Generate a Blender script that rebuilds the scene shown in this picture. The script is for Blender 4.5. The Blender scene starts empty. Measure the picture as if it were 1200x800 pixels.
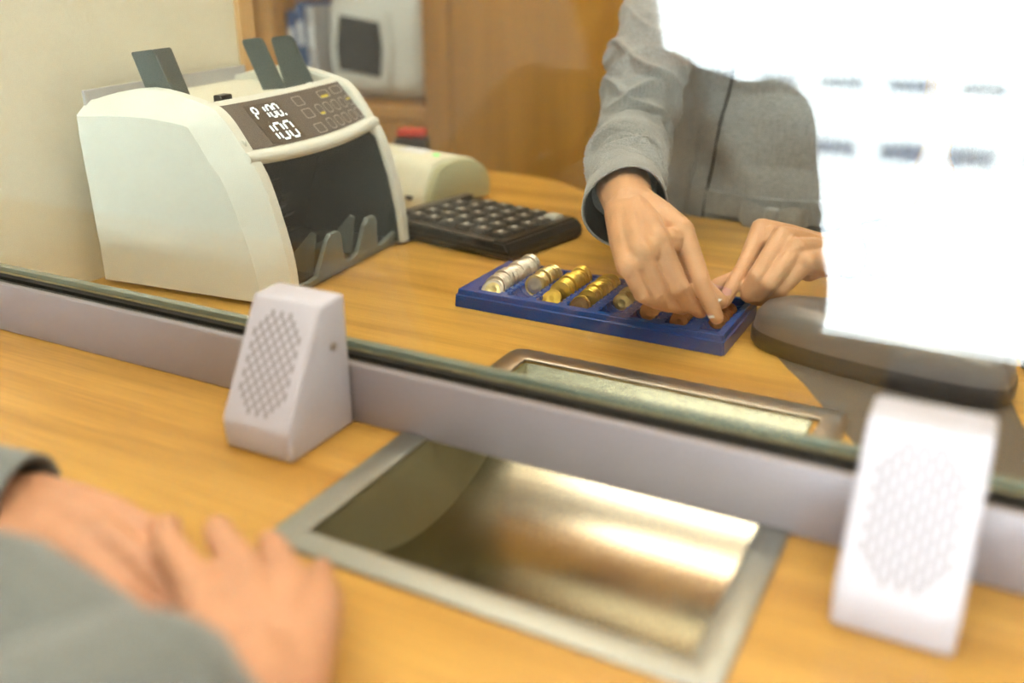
import bpy, bmesh, math, random
import numpy as np
from mathutils import Vector, Matrix, noise
random.seed(7)
R = math.radians
SC = bpy.context.scene
COL = SC.collection

# ------------------------------------------------------------------ camera
PITCH, YAW, ROLL, F = .3909, .4885, -.0062, 1093.0
fw = Vector((-math.sin(YAW)*math.cos(PITCH), math.cos(YAW)*math.cos(PITCH), -math.sin(PITCH)))
rt = fw.cross(Vector((0, 0, 1))).normalized(); up = rt.cross(fw)
r2 = rt*math.cos(ROLL)+up*math.sin(ROLL); u2 = -rt*math.sin(ROLL)+up*math.cos(ROLL)
cam_d = bpy.data.cameras.new('camera'); cam = bpy.data.objects.new('camera', cam_d); COL.objects.link(cam)
M3 = Matrix((r2, u2, -fw)).transposed()
cam.matrix_world = Matrix.Translation((0, -.5234, .34)) @ M3.to_4x4()
cam_d.sensor_width = 36; cam_d.lens = F*36/1200; cam_d.clip_start = .01
cam_d.dof.use_dof = True; cam_d.dof.focus_distance = .94; cam_d.dof.aperture_fstop = 2.1
SC.camera = cam
# ------------------------------------------------------------------ sky, exposure
w = bpy.data.worlds.new('World'); SC.world = w; w.use_nodes = True
bg = w.node_tree.nodes['Background']; bg.inputs[0].default_value = (.90, .95, 1, 1); bg.inputs[1].default_value = 37
SC.view_settings.view_transform = 'Standard'; SC.view_settings.look = 'None'
SC.view_settings.exposure = -.38; SC.view_settings.gamma = 1
SC.cycles.use_denoising = True; SC.cycles.use_adaptive_sampling = False; SC.cycles.denoising_prefilter = 'FAST'
SC.cycles.max_bounces = 10; SC.cycles.transparent_max_bounces = 16
SC.cycles.sample_clamp_indirect = 80
FLOOR = -.76; CEIL = 1.8
WX0, WX1, WZ0, WZ1, WY = -1.12, .95, FLOOR+.04, .29, -2.1     # shop window opening

def area(name, loc, rot, sx, sy, power, col):
    l = bpy.data.lights.new(name, 'AREA'); l.shape = 'RECTANGLE'; l.size = sx; l.size_y = sy; l.energy = power; l.color = col
    o = bpy.data.objects.new(name, l); COL.objects.link(o); o.location = loc; o.rotation_euler = rot; return o
po = area('window_portal', ((WX0+WX1)/2, WY-.02, (WZ0+WZ1)/2), (R(90), 0, 0), WX1-WX0, WZ1-WZ0, 1, (1, 1, 1))
po.rotation_euler = (R(-90), 0, 0); po.rotation_euler = (R(90), 0, 0); po.data.cycles.is_portal = True

# ------------------------------------------------------------------ materials
def new_mat(name):
    m = bpy.data.materials.new(name); m.use_nodes = True
    return m, m.node_tree.nodes, m.node_tree.links, m.node_tree.nodes['Principled BSDF']
def mat(name, col, rough=.5, metal=0, bump=0, bscale=200, var=.0, vscale=8, spec=.5, aniso=0, coat=0, sss=0, emit=None, es=0, sheen=0):
    m, N, L, b = new_mat(name)
    b.inputs['Base Color'].default_value = (*col, 1); b.inputs['Roughness'].default_value = rough
    b.inputs['Metallic'].default_value = metal; b.inputs['Specular IOR Level'].default_value = spec
    b.inputs['Anisotropic'].default_value = aniso; b.inputs['Coat Weight'].default_value = coat
    if sheen: b.inputs['Sheen Weight'].default_value = sheen
    tc = N.new('ShaderNodeTexCoord')
    if sss:
        b.inputs['Subsurface Weight'].default_value = sss; b.inputs['Subsurface Radius'].default_value = (.012, .004, .002); b.inputs['Subsurface Scale'].default_value = 1
    n = N.new('ShaderNodeTexNoise'); n.inputs['Scale'].default_value = vscale; n.inputs['Detail'].default_value = 4
    L.new(tc.outputs['Object'], n.inputs['Vector'])
    mx = N.new('ShaderNodeMix'); mx.data_type = 'RGBA'
    mx.inputs[6].default_value = (*[c*(1-var) for c in col], 1); mx.inputs[7].default_value = (*[min(1, c*(1+var)) for c in col], 1)
    L.new(n.outputs['Fac'], mx.inputs[0]); L.new(mx.outputs[2], b.inputs['Base Color'])
    if bump:
        n2 = N.new('ShaderNodeTexNoise'); n2.inputs['Scale'].default_value = bscale; n2.inputs['Detail'].default_value = 3
        L.new(tc.outputs['Object'], n2.inputs['Vector'])
        bp = N.new('ShaderNodeBump'); bp.inputs['Strength'].default_value = bump; bp.inputs['Distance'].default_value = .002
        L.new(n2.outputs['Fac'], bp.inputs['Height']); L.new(bp.outputs[0], b.inputs['Normal'])
    if emit: b.inputs['Emission Color'].default_value = (*emit, 1); b.inputs['Emission Strength'].default_value = es
    return m
def wood(name, c1, c2, axis=0, rough=.35, scale=1., planks=0):
    m, N, L, b = new_mat(name)
    tc = N.new('ShaderNodeTexCoord'); mp = N.new('ShaderNodeMapping')
    s = [26*scale]*3; s[axis] = 1.3*scale; mp.inputs['Scale'].default_value = s
    L.new(tc.outputs['Object'], mp.inputs['Vector'])
    n = N.new('ShaderNodeTexNoise'); n.inputs['Scale'].default_value = 1; n.inputs['Detail'].default_value = 8; n.inputs['Roughness'].default_value = .62; n.inputs['Distortion'].default_value = .5
    L.new(mp.outputs[0], n.inputs['Vector'])
    mp2 = N.new('ShaderNodeMapping'); s = [420*scale]*3; s[axis] = 12*scale; mp2.inputs['Scale'].default_value = s
    L.new(tc.outputs['Object'], mp2.inputs['Vector'])
    n2 = N.new('ShaderNodeTexNoise'); n2.inputs['Detail'].default_value = 2; n2.inputs['Scale'].default_value = 1; L.new(mp2.outputs[0], n2.inputs['Vector'])
    ad = N.new('ShaderNodeMath'); ad.operation = 'MULTIPLY_ADD'; ad.inputs[1].default_value = .32; L.new(n2.outputs['Fac'], ad.inputs[0]); L.new(n.outputs['Fac'], ad.inputs[2])
    cr = N.new('ShaderNodeValToRGB'); cr.color_ramp.elements[0].position = .44; cr.color_ramp.elements[1].position = .86
    cr.color_ramp.elements[0].color = (*c1, 1); cr.color_ramp.elements[1].color = (*c2, 1)
    L.new(ad.outputs[0], cr.inputs[0]); L.new(cr.outputs[0], b.inputs['Base Color'])
    bp = N.new('ShaderNodeBump'); bp.inputs['Strength'].default_value = .12; bp.inputs['Distance'].default_value = .0006
    L.new(ad.outputs[0], bp.inputs['Height']); L.new(bp.outputs[0], b.inputs['Normal'])
    b.inputs['Roughness'].default_value = rough
    return m
def brushed(name, col, axis=0, rough=.3, bump=.25):
    m, N, L, b = new_mat(name)
    b.inputs['Base Color'].default_value = (*col, 1); b.inputs['Metallic'].default_value = 1
    tc = N.new('ShaderNodeTexCoord'); mp = N.new('ShaderNodeMapping'); s = [900.]*3; s[axis] = 9; mp.inputs['Scale'].default_value = s
    L.new(tc.outputs['Object'], mp.inputs[0]); n = N.new('ShaderNodeTexNoise'); n.inputs['Scale'].default_value = 1; n.inputs['Detail'].default_value = 2; L.new(mp.outputs[0], n.inputs[0])
    mr = N.new('ShaderNodeMapRange'); mr.inputs[3].default_value = rough-.07; mr.inputs[4].default_value = rough+.09
    L.new(n.outputs['Fac'], mr.inputs[0]); L.new(mr.outputs[0], b.inputs['Roughness'])
    bp = N.new('ShaderNodeBump'); bp.inputs['Strength'].default_value = bump; bp.inputs['Distance'].default_value = .0004
    L.new(n.outputs['Fac'], bp.inputs['Height']); L.new(bp.outputs[0], b.inputs['Normal'])
    return m
def glass_mat(name, tint=(.96, .985, .97), rough=0.0):
    m, N, L, b = new_mat(name); N.remove(b); out = N['Material Output']
    ge = N.new('ShaderNodeNewGeometry'); mr = N.new('ShaderNodeMapRange'); mr.inputs[3].default_value = 1.5; mr.inputs[4].default_value = 1/1.5
    L.new(ge.outputs['Backfacing'], mr.inputs[0]); fr = N.new('ShaderNodeFresnel'); L.new(mr.outputs[0], fr.inputs[0])
    t = N.new('ShaderNodeBsdfTransparent'); t.inputs[0].default_value = (*tint, 1); g = N.new('ShaderNodeBsdfGlossy'); g.inputs['Roughness'].default_value = rough; g.inputs[0].default_value = (1, 1, 1, 1)
    mx = N.new('ShaderNodeMixShader'); L.new(fr.outputs[0], mx.inputs[0]); L.new(t.outputs[0], mx.inputs[1]); L.new(g.outputs[0], mx.inputs[2]); L.new(mx.outputs[0], out.inputs[0])
    return m
def fabric(name, c1, c2, sc=900, bump=.35):
    m, N, L, b = new_mat(name); tc = N.new('ShaderNodeTexCoord')
    ns = []
    for ax in (0, 2):
        mp = N.new('ShaderNodeMapping'); s = [sc, sc, sc]; s[ax] = sc*.06; mp.inputs['Scale'].default_value = s; L.new(tc.outputs['Object'], mp.inputs[0])
        n = N.new('ShaderNodeTexNoise'); n.inputs['Scale'].default_value = 1; n.inputs['Detail'].default_value = 2; L.new(mp.outputs[0], n.inputs[0]); ns.append(n)
    ad = N.new('ShaderNodeMath'); ad.operation = 'ADD'; L.new(ns[0].outputs['Fac'], ad.inputs[0]); L.new(ns[1].outputs['Fac'], ad.inputs[1])
    mr = N.new('ShaderNodeMapRange'); mr.inputs[1].default_value = .7; mr.inputs[2].default_value = 1.3; L.new(ad.outputs[0], mr.inputs[0])
    mx = N.new('ShaderNodeMix'); mx.data_type = 'RGBA'; mx.inputs[6].default_value = (*c1, 1); mx.inputs[7].default_value = (*c2, 1)
    L.new(mr.outputs[0], mx.inputs[0]); L.new(mx.outputs[2], b.inputs['Base Color']); b.inputs['Roughness'].default_value = .85; b.inputs['Sheen Weight'].default_value = .3
    bp = N.new('ShaderNodeBump'); bp.inputs['Strength'].default_value = bump; bp.inputs['Distance'].default_value = .0005; L.new(ad.outputs[0], bp.inputs['Height']); L.new(bp.outputs[0], b.inputs['Normal'])
    return m

M = dict(
 counter=wood('counter_wood', (.38, .175, .026), (.66, .375, .082), 0, .36),
 cabinet=wood('cabinet_wood', (.37, .165, .016), (.50, .235, .030), 2, .42, .6),
 shelf=wood('shelf_wood', (.42, .20, .04), (.58, .29, .07), 0, .45, .6),
 trim=wood('light_trim_wood', (.55, .32, .11), (.70, .43, .18), 2, .4),
 wall=mat('cream_wall_paint', (.78, .72, .57), .7, 0, .35, 260, .05, 14),
 wallw=mat('pale_wall_paint', (.75, .73, .68), .8, 0, .1, 150, .03),
 floor=mat('pale_floor', (.62, .62, .60), .25, 0, .05, 30, .05),
 ceil=mat('ceiling_paint', (.8, .79, .75), .9, 0, .1, 100, .02),
 rail=mat('lilac_grey_aluminium', (.33, .30, .32), .42, .25, .06, 1500, .03, 5),
 seal=mat('black_rubber', (.012, .010, .008), .5, 0, .1, 300, .1),
 glass=glass_mat('partition_glass'),
 gedge=mat('green_glass_edge', (.20, .24, .20), .15, 0, 0, 1, .1, 20, .8),
 gold=mat('worn_gold_edge', (.42, .34, .18), .4, .5, .3, 400, .4, 120),
 steel=brushed('brushed_steel', (.42, .40, .31), 0, .20, .12),
 steel_dark=mat('side_steel', (.30, .27, .15), .5, .55, .1, 900, .1),
 frame=brushed('frame_steel', (.40, .40, .355), 1, .48, .10),
 tframe=brushed('teller_frame_steel', (.42, .36, .30), 0, .34, .15),
 speaker=mat('lilac_white_powder_coat', (.56, .54, .60), .45, 0, .25, 1400, .03, 30),
 hole=mat('speaker_slot_shadow', (.30, .27, .29), .8, 0, .1, 300, .1),
 screw=mat('screw_steel', (.5, .45, .42), .3, 1, .1, 300, .1),
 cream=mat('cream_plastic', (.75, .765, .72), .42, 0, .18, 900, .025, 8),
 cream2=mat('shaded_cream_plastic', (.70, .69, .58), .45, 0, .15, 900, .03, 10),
 teal=mat('dark_teal_plastic', (.075, .10, .10), .35, 0, .15, 700, .08, 12),
 fin=mat('grey_green_plastic', (.15, .175, .165), .35, 0, .15, 700, .08, 12),
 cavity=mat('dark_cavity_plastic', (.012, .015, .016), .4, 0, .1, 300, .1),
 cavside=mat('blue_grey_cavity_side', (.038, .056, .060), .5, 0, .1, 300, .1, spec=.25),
 panel=mat('brown_grey_display_panel', (.115, .100, .092), .32, 0, .05, 500, .05, 30),
 lcd=mat('display_window', (.075, .06, .045), .3),
 digit=mat('lit_digits', (.9, .95, 1), .4, emit=(.85, .93, 1), es=1.3),
 keyline=mat('key_outline_print', (.42, .39, .37), .5),
 keyyel=mat('yellow_print', (.65, .55, .06), .5),
 black=mat('black_plastic', (.014, .013, .013), .35, 0, .15, 500, .1),
 calc=mat('calculator_casing', (.022, .019, .017), .28, 0, .1, 500, .1),
 key=mat('dark_calculator_key', (.085, .075, .065), .4, 0, .1, 500, .1),
 keyl=mat('pale_key', (.50, .50, .46), .4),
 kprint=mat('key_print', (.60, .57, .52), .5),
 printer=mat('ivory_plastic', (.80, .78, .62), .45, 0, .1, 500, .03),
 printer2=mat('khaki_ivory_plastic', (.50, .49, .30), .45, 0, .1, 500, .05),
 green=mat('green_led', (.1, .7, .15), .4, emit=(.1, .8, .15), es=.6),
 white=mat('white_paper', (.8, .82, .85), .7),
 red=mat('red_plastic', (.55, .03, .01), .4),
 blue=mat('blue_tray_plastic', (.003, .055, .26), .30, 0, .08, 600, .12, 30, .35),
 bluef=mat('blue_folder', (.04, .10, .26), .5, 0, .1, 50, .2),
 gcoin=mat('gold_coin', (.72, .50, .10), .34, 1, .05, 900, .25, 90),
 scoin=mat('silver_coin', (.60, .54, .46), .34, 1, .05, 900, .28, 90),
 ccoin=mat('copper_coin', (.50, .22, .09), .34, 1, .05, 900, .35, 90),
 ring=mat('gold_ring_metal', (.62, .50, .24), .28, 1, .05, 900, .2, 90),
 dullcoin=mat('tarnished_coin', (.17, .11, .05), .4, 1, .05, 900, .3, 90),
 screen=mat('black_screen', (.006, .006, .006), .15),
 devgrey=mat('grey_satin_plastic', (.19, .17, .165), .28, .35, .1, 600, .05),
 pad=mat('grey_brown_pad', (.085, .072, .062), .6, 0, .1, 600, .1),
 devlight=mat('pale_grey_plastic', (.45, .45, .46), .35, 0, .1, 600, .05),
 skin=mat('fair_skin', (.62, .33, .175), .42, 0, .30, 420, .16, 40, .45, sss=.06),
 skin2=mat('warm_skin', (.60, .30, .165), .45, 0, .30, 420, .20, 30, .45, sss=.06),
 nail=mat('pink_nail', (.70, .36, .30), .15, coat=.6),
 nailtip=mat('white_nail_tip', (.86, .84, .80), .15, coat=.6),
 jacket=fabric('grey_wool', (.20, .198, .195), (.355, .35, .35)),
 jacket2=fabric('grey_green_wool', (.135, .150, .140), (.22, .235, .22)),
 lining=mat('dark_lining', (.03, .03, .032), .6),
 hair=mat('brown_hair', (.05, .025, .012), .4, 0, .8, 120, .4, 40),
 hair2=mat('dark_blond_hair', (.16, .09, .035), .4, 0, .8, 120, .4, 40),
 eye=mat('eye_white', (.8, .8, .78), .1), iris=mat('iris', (.05, .03, .02), .1), lip=mat('lips', (.45, .14, .11), .35),
 trouser=fabric('dark_trousers', (.03, .03, .035), (.06, .06, .07)),
 diffuser=mat('lamp_diffuser', (.9, .9, .85), .5, emit=(1, .93, .80), es=7),
 facade=mat('white_facade', (.86, .88, .90), .8, 0, .05, 20, .03), slot=mat('facade_slot', (.12, .14, .2), .4),
 paving=mat('pale_paving', (.82, .83, .85), .8, 0, .1, 10, .05),
 carpet=mat('dark_carpet', (.06, .05, .045), .9, 0, .3, 200, .2),
)

# ------------------------------------------------------------------ mesh helpers
def link(name, me, parent=None):
    o = bpy.data.objects.new(name, me); COL.objects.link(o)
    if parent: o.parent = parent
    return o
def obj(name, bm, m, parent=None, smooth=False, angle=35):
    me = bpy.data.meshes.new(name); bmesh.ops.recalc_face_normals(bm, faces=bm.faces[:]); bm.to_mesh(me); bm.free()
    for mm in (m if isinstance(m, (list, tuple)) else [m]): me.materials.append(M[mm] if isinstance(mm, str) else mm)
    if smooth:
        for p in me.polygons: p.use_smooth = True
        me.set_sharp_from_angle(angle=R(angle))
    return link(name, me, parent)
def thing(name, label, cat, loc=(0, 0, 0), rz=0, group=None):
    o = bpy.data.objects.new(name, None); COL.objects.link(o); o.empty_display_size = .05
    o.location = loc; o.rotation_euler = (0, 0, rz); return tag(o, label, cat, group)
def tag(o, label, cat, group=None):
    o['label'] = label; o['category'] = cat
    if group: o['group'] = group
    return o
def struct(name, bm, m, parent=None):
    o = obj(name, bm, m, parent)
    if not parent: o['kind'] = 'structure'
    return o
def box(x0, x1, y0, y1, z0, z1, bev=0, bm=None, seg=2, mi=0):
    b = bmesh.new(); bmesh.ops.create_cube(b, size=1)
    for v in b.verts: v.co = Vector(((x0+x1)/2+v.co.x*(x1-x0), (y0+y1)/2+v.co.y*(y1-y0), (z0+z1)/2+v.co.z*(z1-z0)))
    if bev: bmesh.ops.bevel(b, geom=b.edges[:], offset=bev, segments=seg, profile=.5, affect='EDGES')
    for f in b.faces: f.material_index = mi
    return merge(bm, b)
def merge(a, b):
    if a is None: return b
    me = bpy.data.meshes.new('t'); b.to_mesh(me); b.free(); a.from_mesh(me); bpy.data.meshes.remove(me); return a
def xform(bm, mat4): bmesh.ops.transform(bm, matrix=mat4, verts=bm.verts[:]); return bm
def prism(pts, z0, z1, bev=0, bm=None, axis='z', mi=0):
    """extrude a 2-D outline; axis z: (x,y)->z ; axis x: (y,z)->x ; axis y: (x,z)->y"""
    b = bmesh.new()
    def P(p, h): return {'z': (p[0], p[1], h), 'x': (h, p[0], p[1]), 'y': (p[0], h, p[1])}[axis]
    lo = [b.verts.new(P(p, z0)) for p in pts]; hi = [b.verts.new(P(p, z1)) for p in pts]; n = len(pts)
    b.faces.new(lo); b.faces.new(hi)
    for i in range(n): b.faces.new((lo[i], lo[(i+1) % n], hi[(i+1) % n], hi[i]))
    bmesh.ops.recalc_face_normals(b, faces=b.faces[:])
    if bev: bmesh.ops.bevel(b, geom=b.edges[:], offset=bev, segments=2, profile=.5, affect='EDGES')
    for f in b.faces: f.material_index = mi
    return merge(bm, b)
def loft(rings, close=True, caps=True, bm=None):
    b = bmesh.new(); VR = [[b.verts.new(p) for p in r] for r in rings]; n = len(rings[0])
    for a, c in zip(VR, VR[1:]):
        for i in range(n if close else n-1):
            b.faces.new((a[i], a[(i+1) % n], c[(i+1) % n], c[i]))
    if caps and close: b.faces.new(VR[0]); b.faces.new(VR[-1])
    return merge(bm, b)
def tube(path, r, n=10, bm=None, caps=True):
    path = [Vector(p) for p in path]; rings = []; up0 = Vector((0, 0, 1))
    rr = r if isinstance(r, (list, tuple)) else [r]*len(path)
    for i, p in enumerate(path):
        t = (path[min(i+1, len(path)-1)]-path[max(i-1, 0)]).normalized()
        a = t.cross(up0)
        if a.length < 1e-3: a = t.cross(Vector((0, 1, 0)))
        a.normalize(); c = t.cross(a)
        rings.append([p+rr[i]*(a*math.cos(q)+c*math.sin(q)) for q in [2*math.pi*k/n for k in range(n)]])
    return loft(rings, True, caps, bm)
def spline(pts, n=8):
    """Catmull-Rom through points of any dimension"""
    P = [np.array(p, float) for p in pts]; P = [2*P[0]-P[1]]+P+[2*P[-1]-P[-2]]; out = []
    for i in range(1, len(P)-2):
        for k in range(n):
            t = k/n; a, b, c, d = P[i-1:i+3]
            out.append(.5*((2*b)+(-a+c)*t+(2*a-5*b+4*c-d)*t*t+(-a+3*b-3*c+d)*t**3))
    out.append(P[-2]); return [tuple(p) for p in out]
def cyl(r, h, n=24, loc=(0, 0, 0), rot=None, bev=0, bm=None, mi=0):
    b = bmesh.new(); bmesh.ops.create_cone(b, cap_ends=True, segments=n, radius1=r, radius2=r, depth=h)
    if bev: bmesh.ops.bevel(b, geom=[e for e in b.edges if e.calc_face_angle(0) > .9], offset=bev, segments=2, affect='EDGES')
    for f in b.faces: f.material_index = mi
    m = Matrix.Translation(loc)
    if rot is not None: m = m @ rot
    return merge(bm, xform(b, m))
def ball(r, loc, sc=(1, 1, 1), bm=None, sub=3):
    b = bmesh.new(); bmesh.ops.create_icosphere(b, subdivisions=sub, radius=r)
    return merge(bm, xform(b, Matrix.Translation(loc) @ Matrix.Diagonal((*sc, 1))))
def copy_tree(o, parent=None):
    c = o.copy(); COL.objects.link(c); c.parent = parent
    for ch in list(o.children): copy_tree(ch, c)
    return c

# ------------------------------------------------------------------ room
struct('floor', box(-3, 3, -2.2, 2.8, FLOOR-.05, FLOOR), 'floor')
struct('ceiling', box(-3, 3, -2.2, 2.8, CEIL, CEIL+.05), 'ceil')
struct('wall_back', box(-3, 3, 2.7, 2.8, FLOOR, CEIL), 'wallw')
struct('wall_right', box(2.9, 3, -2.2, 2.7, FLOOR, CEIL), 'wallw')
struct('wall_left', box(-3, -2.9, -2.2, 2.7, FLOOR, CEIL), 'wallw')
b = box(-3, WX0, WY-.08, WY, FLOOR, CEIL); b = box(WX1, 3, WY-.08, WY, FLOOR, CEIL, bm=b); b = box(WX0, WX1, WY-.08, WY, WZ1, CEIL, bm=b); b = box(WX0, WX1, WY-.08, WY, FLOOR, WZ0, bm=b)
struct('wall_front', b, 'wallw')
wf = box(WX0, WX1, WY-.05, WY-.01, WZ0, WZ0+.03); wf = box(WX0, WX1, WY-.05, WY-.01, WZ1-.04, WZ1, bm=wf)
for x in (WX0, WX1-.04): wf = box(x, x+.04, WY-.05, WY-.01, WZ0, WZ1, bm=wf)
win = struct('window_1', wf, 'ceil')
obj('pane', box(WX0, WX1, WY-.034, WY-.028, WZ0+.02, WZ1-.02), 'glass', win)
# stub of wall beside the machine with a wooden end trim
struct('wall_partition', box(-1.16, -.905, .02, .428, FLOOR, CEIL), 'wall')
struct('trim_1', box(-1.17, -.898, .428, .456, FLOOR, CEIL, .002), 'trim')
# outside: paving and a white building opposite with rows of slots
struct('ground', box(-12, 12, -14, -2.3, -1.5, -1.45), 'paving')
fb = thing('building', 'white building seen mirrored in the glass with rows of dark slots', 'building', (0, -6, -1.45))
obj('wall', box(-7, 9, -1, 0, 0, 1.7), 'facade', fb)
obj('parapet', box(-7, 9, -1.02, .03, 1.7, 1.76, .01), 'facade', fb)
for k, (z, h) in enumerate(((1.02, .055), (.60, .10))):
    for i in range(18):
        obj('slot', box(-2.0+i*.42, -2.0+i*.42+.26, -.02, .012, z-h/2, z+h/2), 'slot', fb)

# lamps in the ceiling
def ceiling_light(x, y, power, label, sx=1.2, sy=.30):
    t = thing('ceiling_light', label, 'lamp', (x, y, CEIL), 0, None)
    f = box(-sx/2-.02, sx/2+.02, -sy/2-.02, sy/2+.02, -.03, 0, .004); obj('frame', f, 'ceil', t)
    obj('diffuser', box(-sx/2, sx/2, -sy/2, sy/2, -.034, -.029), 'diffuser', t)
    area('lamp_light', (x, y, CEIL-.04), (0, 0, 0), sx, sy, power, (1, .89, .72))
ceiling_light(-.35, 1.25, 17, 'long warm ceiling lamp above the teller')
ceiling_light(-.75, .35, 13, 'long warm ceiling lamp above the banknote counter')
ceiling_light(-.60, -.75, 9, 'long warm ceiling lamp above the customer')
ceiling_light(.75, -1.0, 17, 'long warm ceiling lamp right of the customer')

# ------------------------------------------------------------------ counter, tray, glass
TX0, TX1, TY0, TY1 = -.353, -.1, -.142, .168        # tray opening
CT = thing('counter', 'golden wooden bank counter running under the glass from customer to teller', 'counter', (0, 0, 0))
EDGE = [(-.88, .864), (-.78, .866), (-.70, .864), (-.64, .845), (-.579, .807), (-.50, .765), (-.42, .74), (-.30, .728), (0, .72), (.5, .72), (1.4, .74)]
def counter_bm():
    b = None
    sp = spline(EDGE, 5)
    b = prism([(-.90, TY1+.0012)]+[(-.90, .864)]+sp+[(1.4, TY1+.0012)], -.035, 0, 0)
    b = box(-.90, TX0-.002, TY0-.0012, TY1+.0012, -.035, 0, bm=b); b = box(TX1+.002, 1.4, TY0-.0012, TY1+.0012, -.035, 0, bm=b)
    b = box(-.90, 1.4, -.332, TY0-.0012, -.035, 0, bm=b)
    b = box(-1.4, -.90, -.332, .02, -.035, 0, bm=b)
    return b
obj('worktop', counter_bm(), 'counter', CT)
obj('front_panel', box(-1.4, 1.4, -.20, -.18, FLOOR, -.036), 'cabinet', CT)
obj('side_panel', box(1.36, 1.38, -.17, .70, FLOOR, -.036), 'cabinet', CT)

TR = thing('transfer_tray', 'sunken brushed steel transfer tray set in the counter under the glass', 'tray', (0, 0, 0))
yc = .013; hc = .1555; sag = .076; RR = (hc*hc+sag*sag)/(2*sag); a0 = math.asin(hc/RR)
arc = [(yc+RR*math.sin(a), -sag+RR-RR*math.cos(a)-.001) for a in [(-a0+2*a0*k/48) for k in range(49)]]
rin = [(y, z) for y, z in arc]; rout = [(y, z-.0015) for y, z in reversed(arc)]
obj('trough', prism(rin+rout, TX0, TX1, 0, axis='x'), 'steel', TR, True, 20)
for x in (TX0-.0012, TX1):
    obj('end_plate', prism(rin, x, x+.0012, 0, axis='x'), 'steel_dark', TR)
def frame_bm(x0, x1, y0, y1, w, z, far, r=.0, lipr=True):
    """three-sided flat frame, open towards the rail; far=+1 opens to -Y"""
    b = None
    ya, yb = (y0, y1)
    if far < 0:
        out = [(x0, yb), (x0, ya), (x1, ya), (x1, yb), (x1-w, yb), (x1-w, ya+w), (x0+w, ya+w), (x0+w, yb)]
    else:
        q = r*.3
        out = [(x0, ya), (x0, yb-r), (x0+q, yb-q), (x0+r, yb), (x1-r, yb), (x1-q, yb-q), (x1, yb-r), (x1, ya), (x1-w, ya), (x1-w, yb-w), (x0+w, yb-w), (x0+w, ya)]
    return prism(out, 0.0002, z, .0011, b)
obj('customer_frame', frame_bm(-.3735, -.0795, -.160, 0, .0205, .0032, -1), 'frame', TR, True, 50)
obj('teller_frame', frame_bm(-.3745, -.073, .02, .189, .0205, .0035, 1, .012), 'tframe', TR, True, 50)
b = box(-.3735, -.353, -.1605, -.1400, .0030, .0034); b = None
obj('frame_bead', tube([(-.3525, -.002, .003), (-.3525, -.1395, .003)], .0014, 8), 'frame', TR)

RL = thing('glass_partition', 'clear glass partition standing in a lilac-grey aluminium rail across the counter', 'partition', (0, 0, 0))
obj('rail', box(-.905, 1.4, 0, .007, .0006, .0506, .0012), 'rail', RL, True)
obj('rail_back', box(-.905, 1.4, .0335, .038, .0045, .044, .001), 'rail', RL, True)
obj('rail_base', box(-.905, 1.4, .0075, .033, .0045, .012), 'rail', RL)
obj('rubber_seal', box(-.905, 1.4, .0072, .0128, .012, .0495, .001), 'seal', RL)
obj('rubber_seal', box(-.905, 1.4, .0232, .0330, .012, .047, .0005), 'seal', RL)
obj('glass_pane', box(-.905, 1.4, .0132, .0228, .013, 1.1), 'glass', RL)
obj('edge_strip', box(-.905, 1.4, .0300, .0375, .0475, .0545, .0008), 'gedge', RL)
obj('bright_bead', tube([(-.905, .0300, .0482), (1.4, .0300, .0482)], .0011, 6), 'gold', RL)

# ------------------------------------------------------------------ intercom speakers
def speaker(x, label, wd=.063, nm='intercom_speaker', loc_y=-.0012, rz=0):
    t = thing(nm, label, 'speaker', (x, loc_y, .0005), rz, None)
    prof = [(0, 0), (-.075, 0), (-.0765, .024), (-.029, .1075), (0, .1085)]
    body = obj('housing', prism(prof, 0, wd, .0028, axis='x'), 'speaker', t, True, 60)
    # slots on the sloping face
    p0 = Vector((0, -.0765, .024)); p1 = Vector((0, -.029, .1075)); dn = (p1-p0); Ls = dn.length; dn.normalize(); nrm = Vector((0, -dn.z, dn.y))
    rows = [(0, 3), (1, 4), (2, 5), (3, 6), (4, 5), (5, 6), (6, 5), (7, 6), (8, 5), (9, 6), (10, 5), (11, 6), (12, 5), (13, 4), (14, 3)]
    sp = bmesh.new()
    for r, n in rows:
        s = .011+r*.0052
        for k in range(n):
            cx = wd/2+(k-(n-1)/2)*.0083
            c = Vector((cx, 0, 0))+p0+dn*s
            bb = box(-.0014, .0014, -.0030, .0030, -.0012, .00020)
            m = Matrix((Vector((1, 0, 0)), dn, nrm)).transposed().to_4x4(); m.translation = c
            sp = merge(sp, xform(bb, m))
    o = obj('sound_slots', sp, 'hole', t); o['kind'] = 'stuff'
    sc = obj('screw', cyl(.0032, .002, 14, (wd+.0006, -.018, .072), Matrix.Rotation(R(90), 4, 'Y'), .0006), 'screw', t, True)
    return t
speaker(-.482, 'lilac-white wedge intercom speaker with visible slots, left on the rail')
speaker(-.0420, 'lilac-white wedge intercom speaker blurred at the right of the photo')

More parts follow.
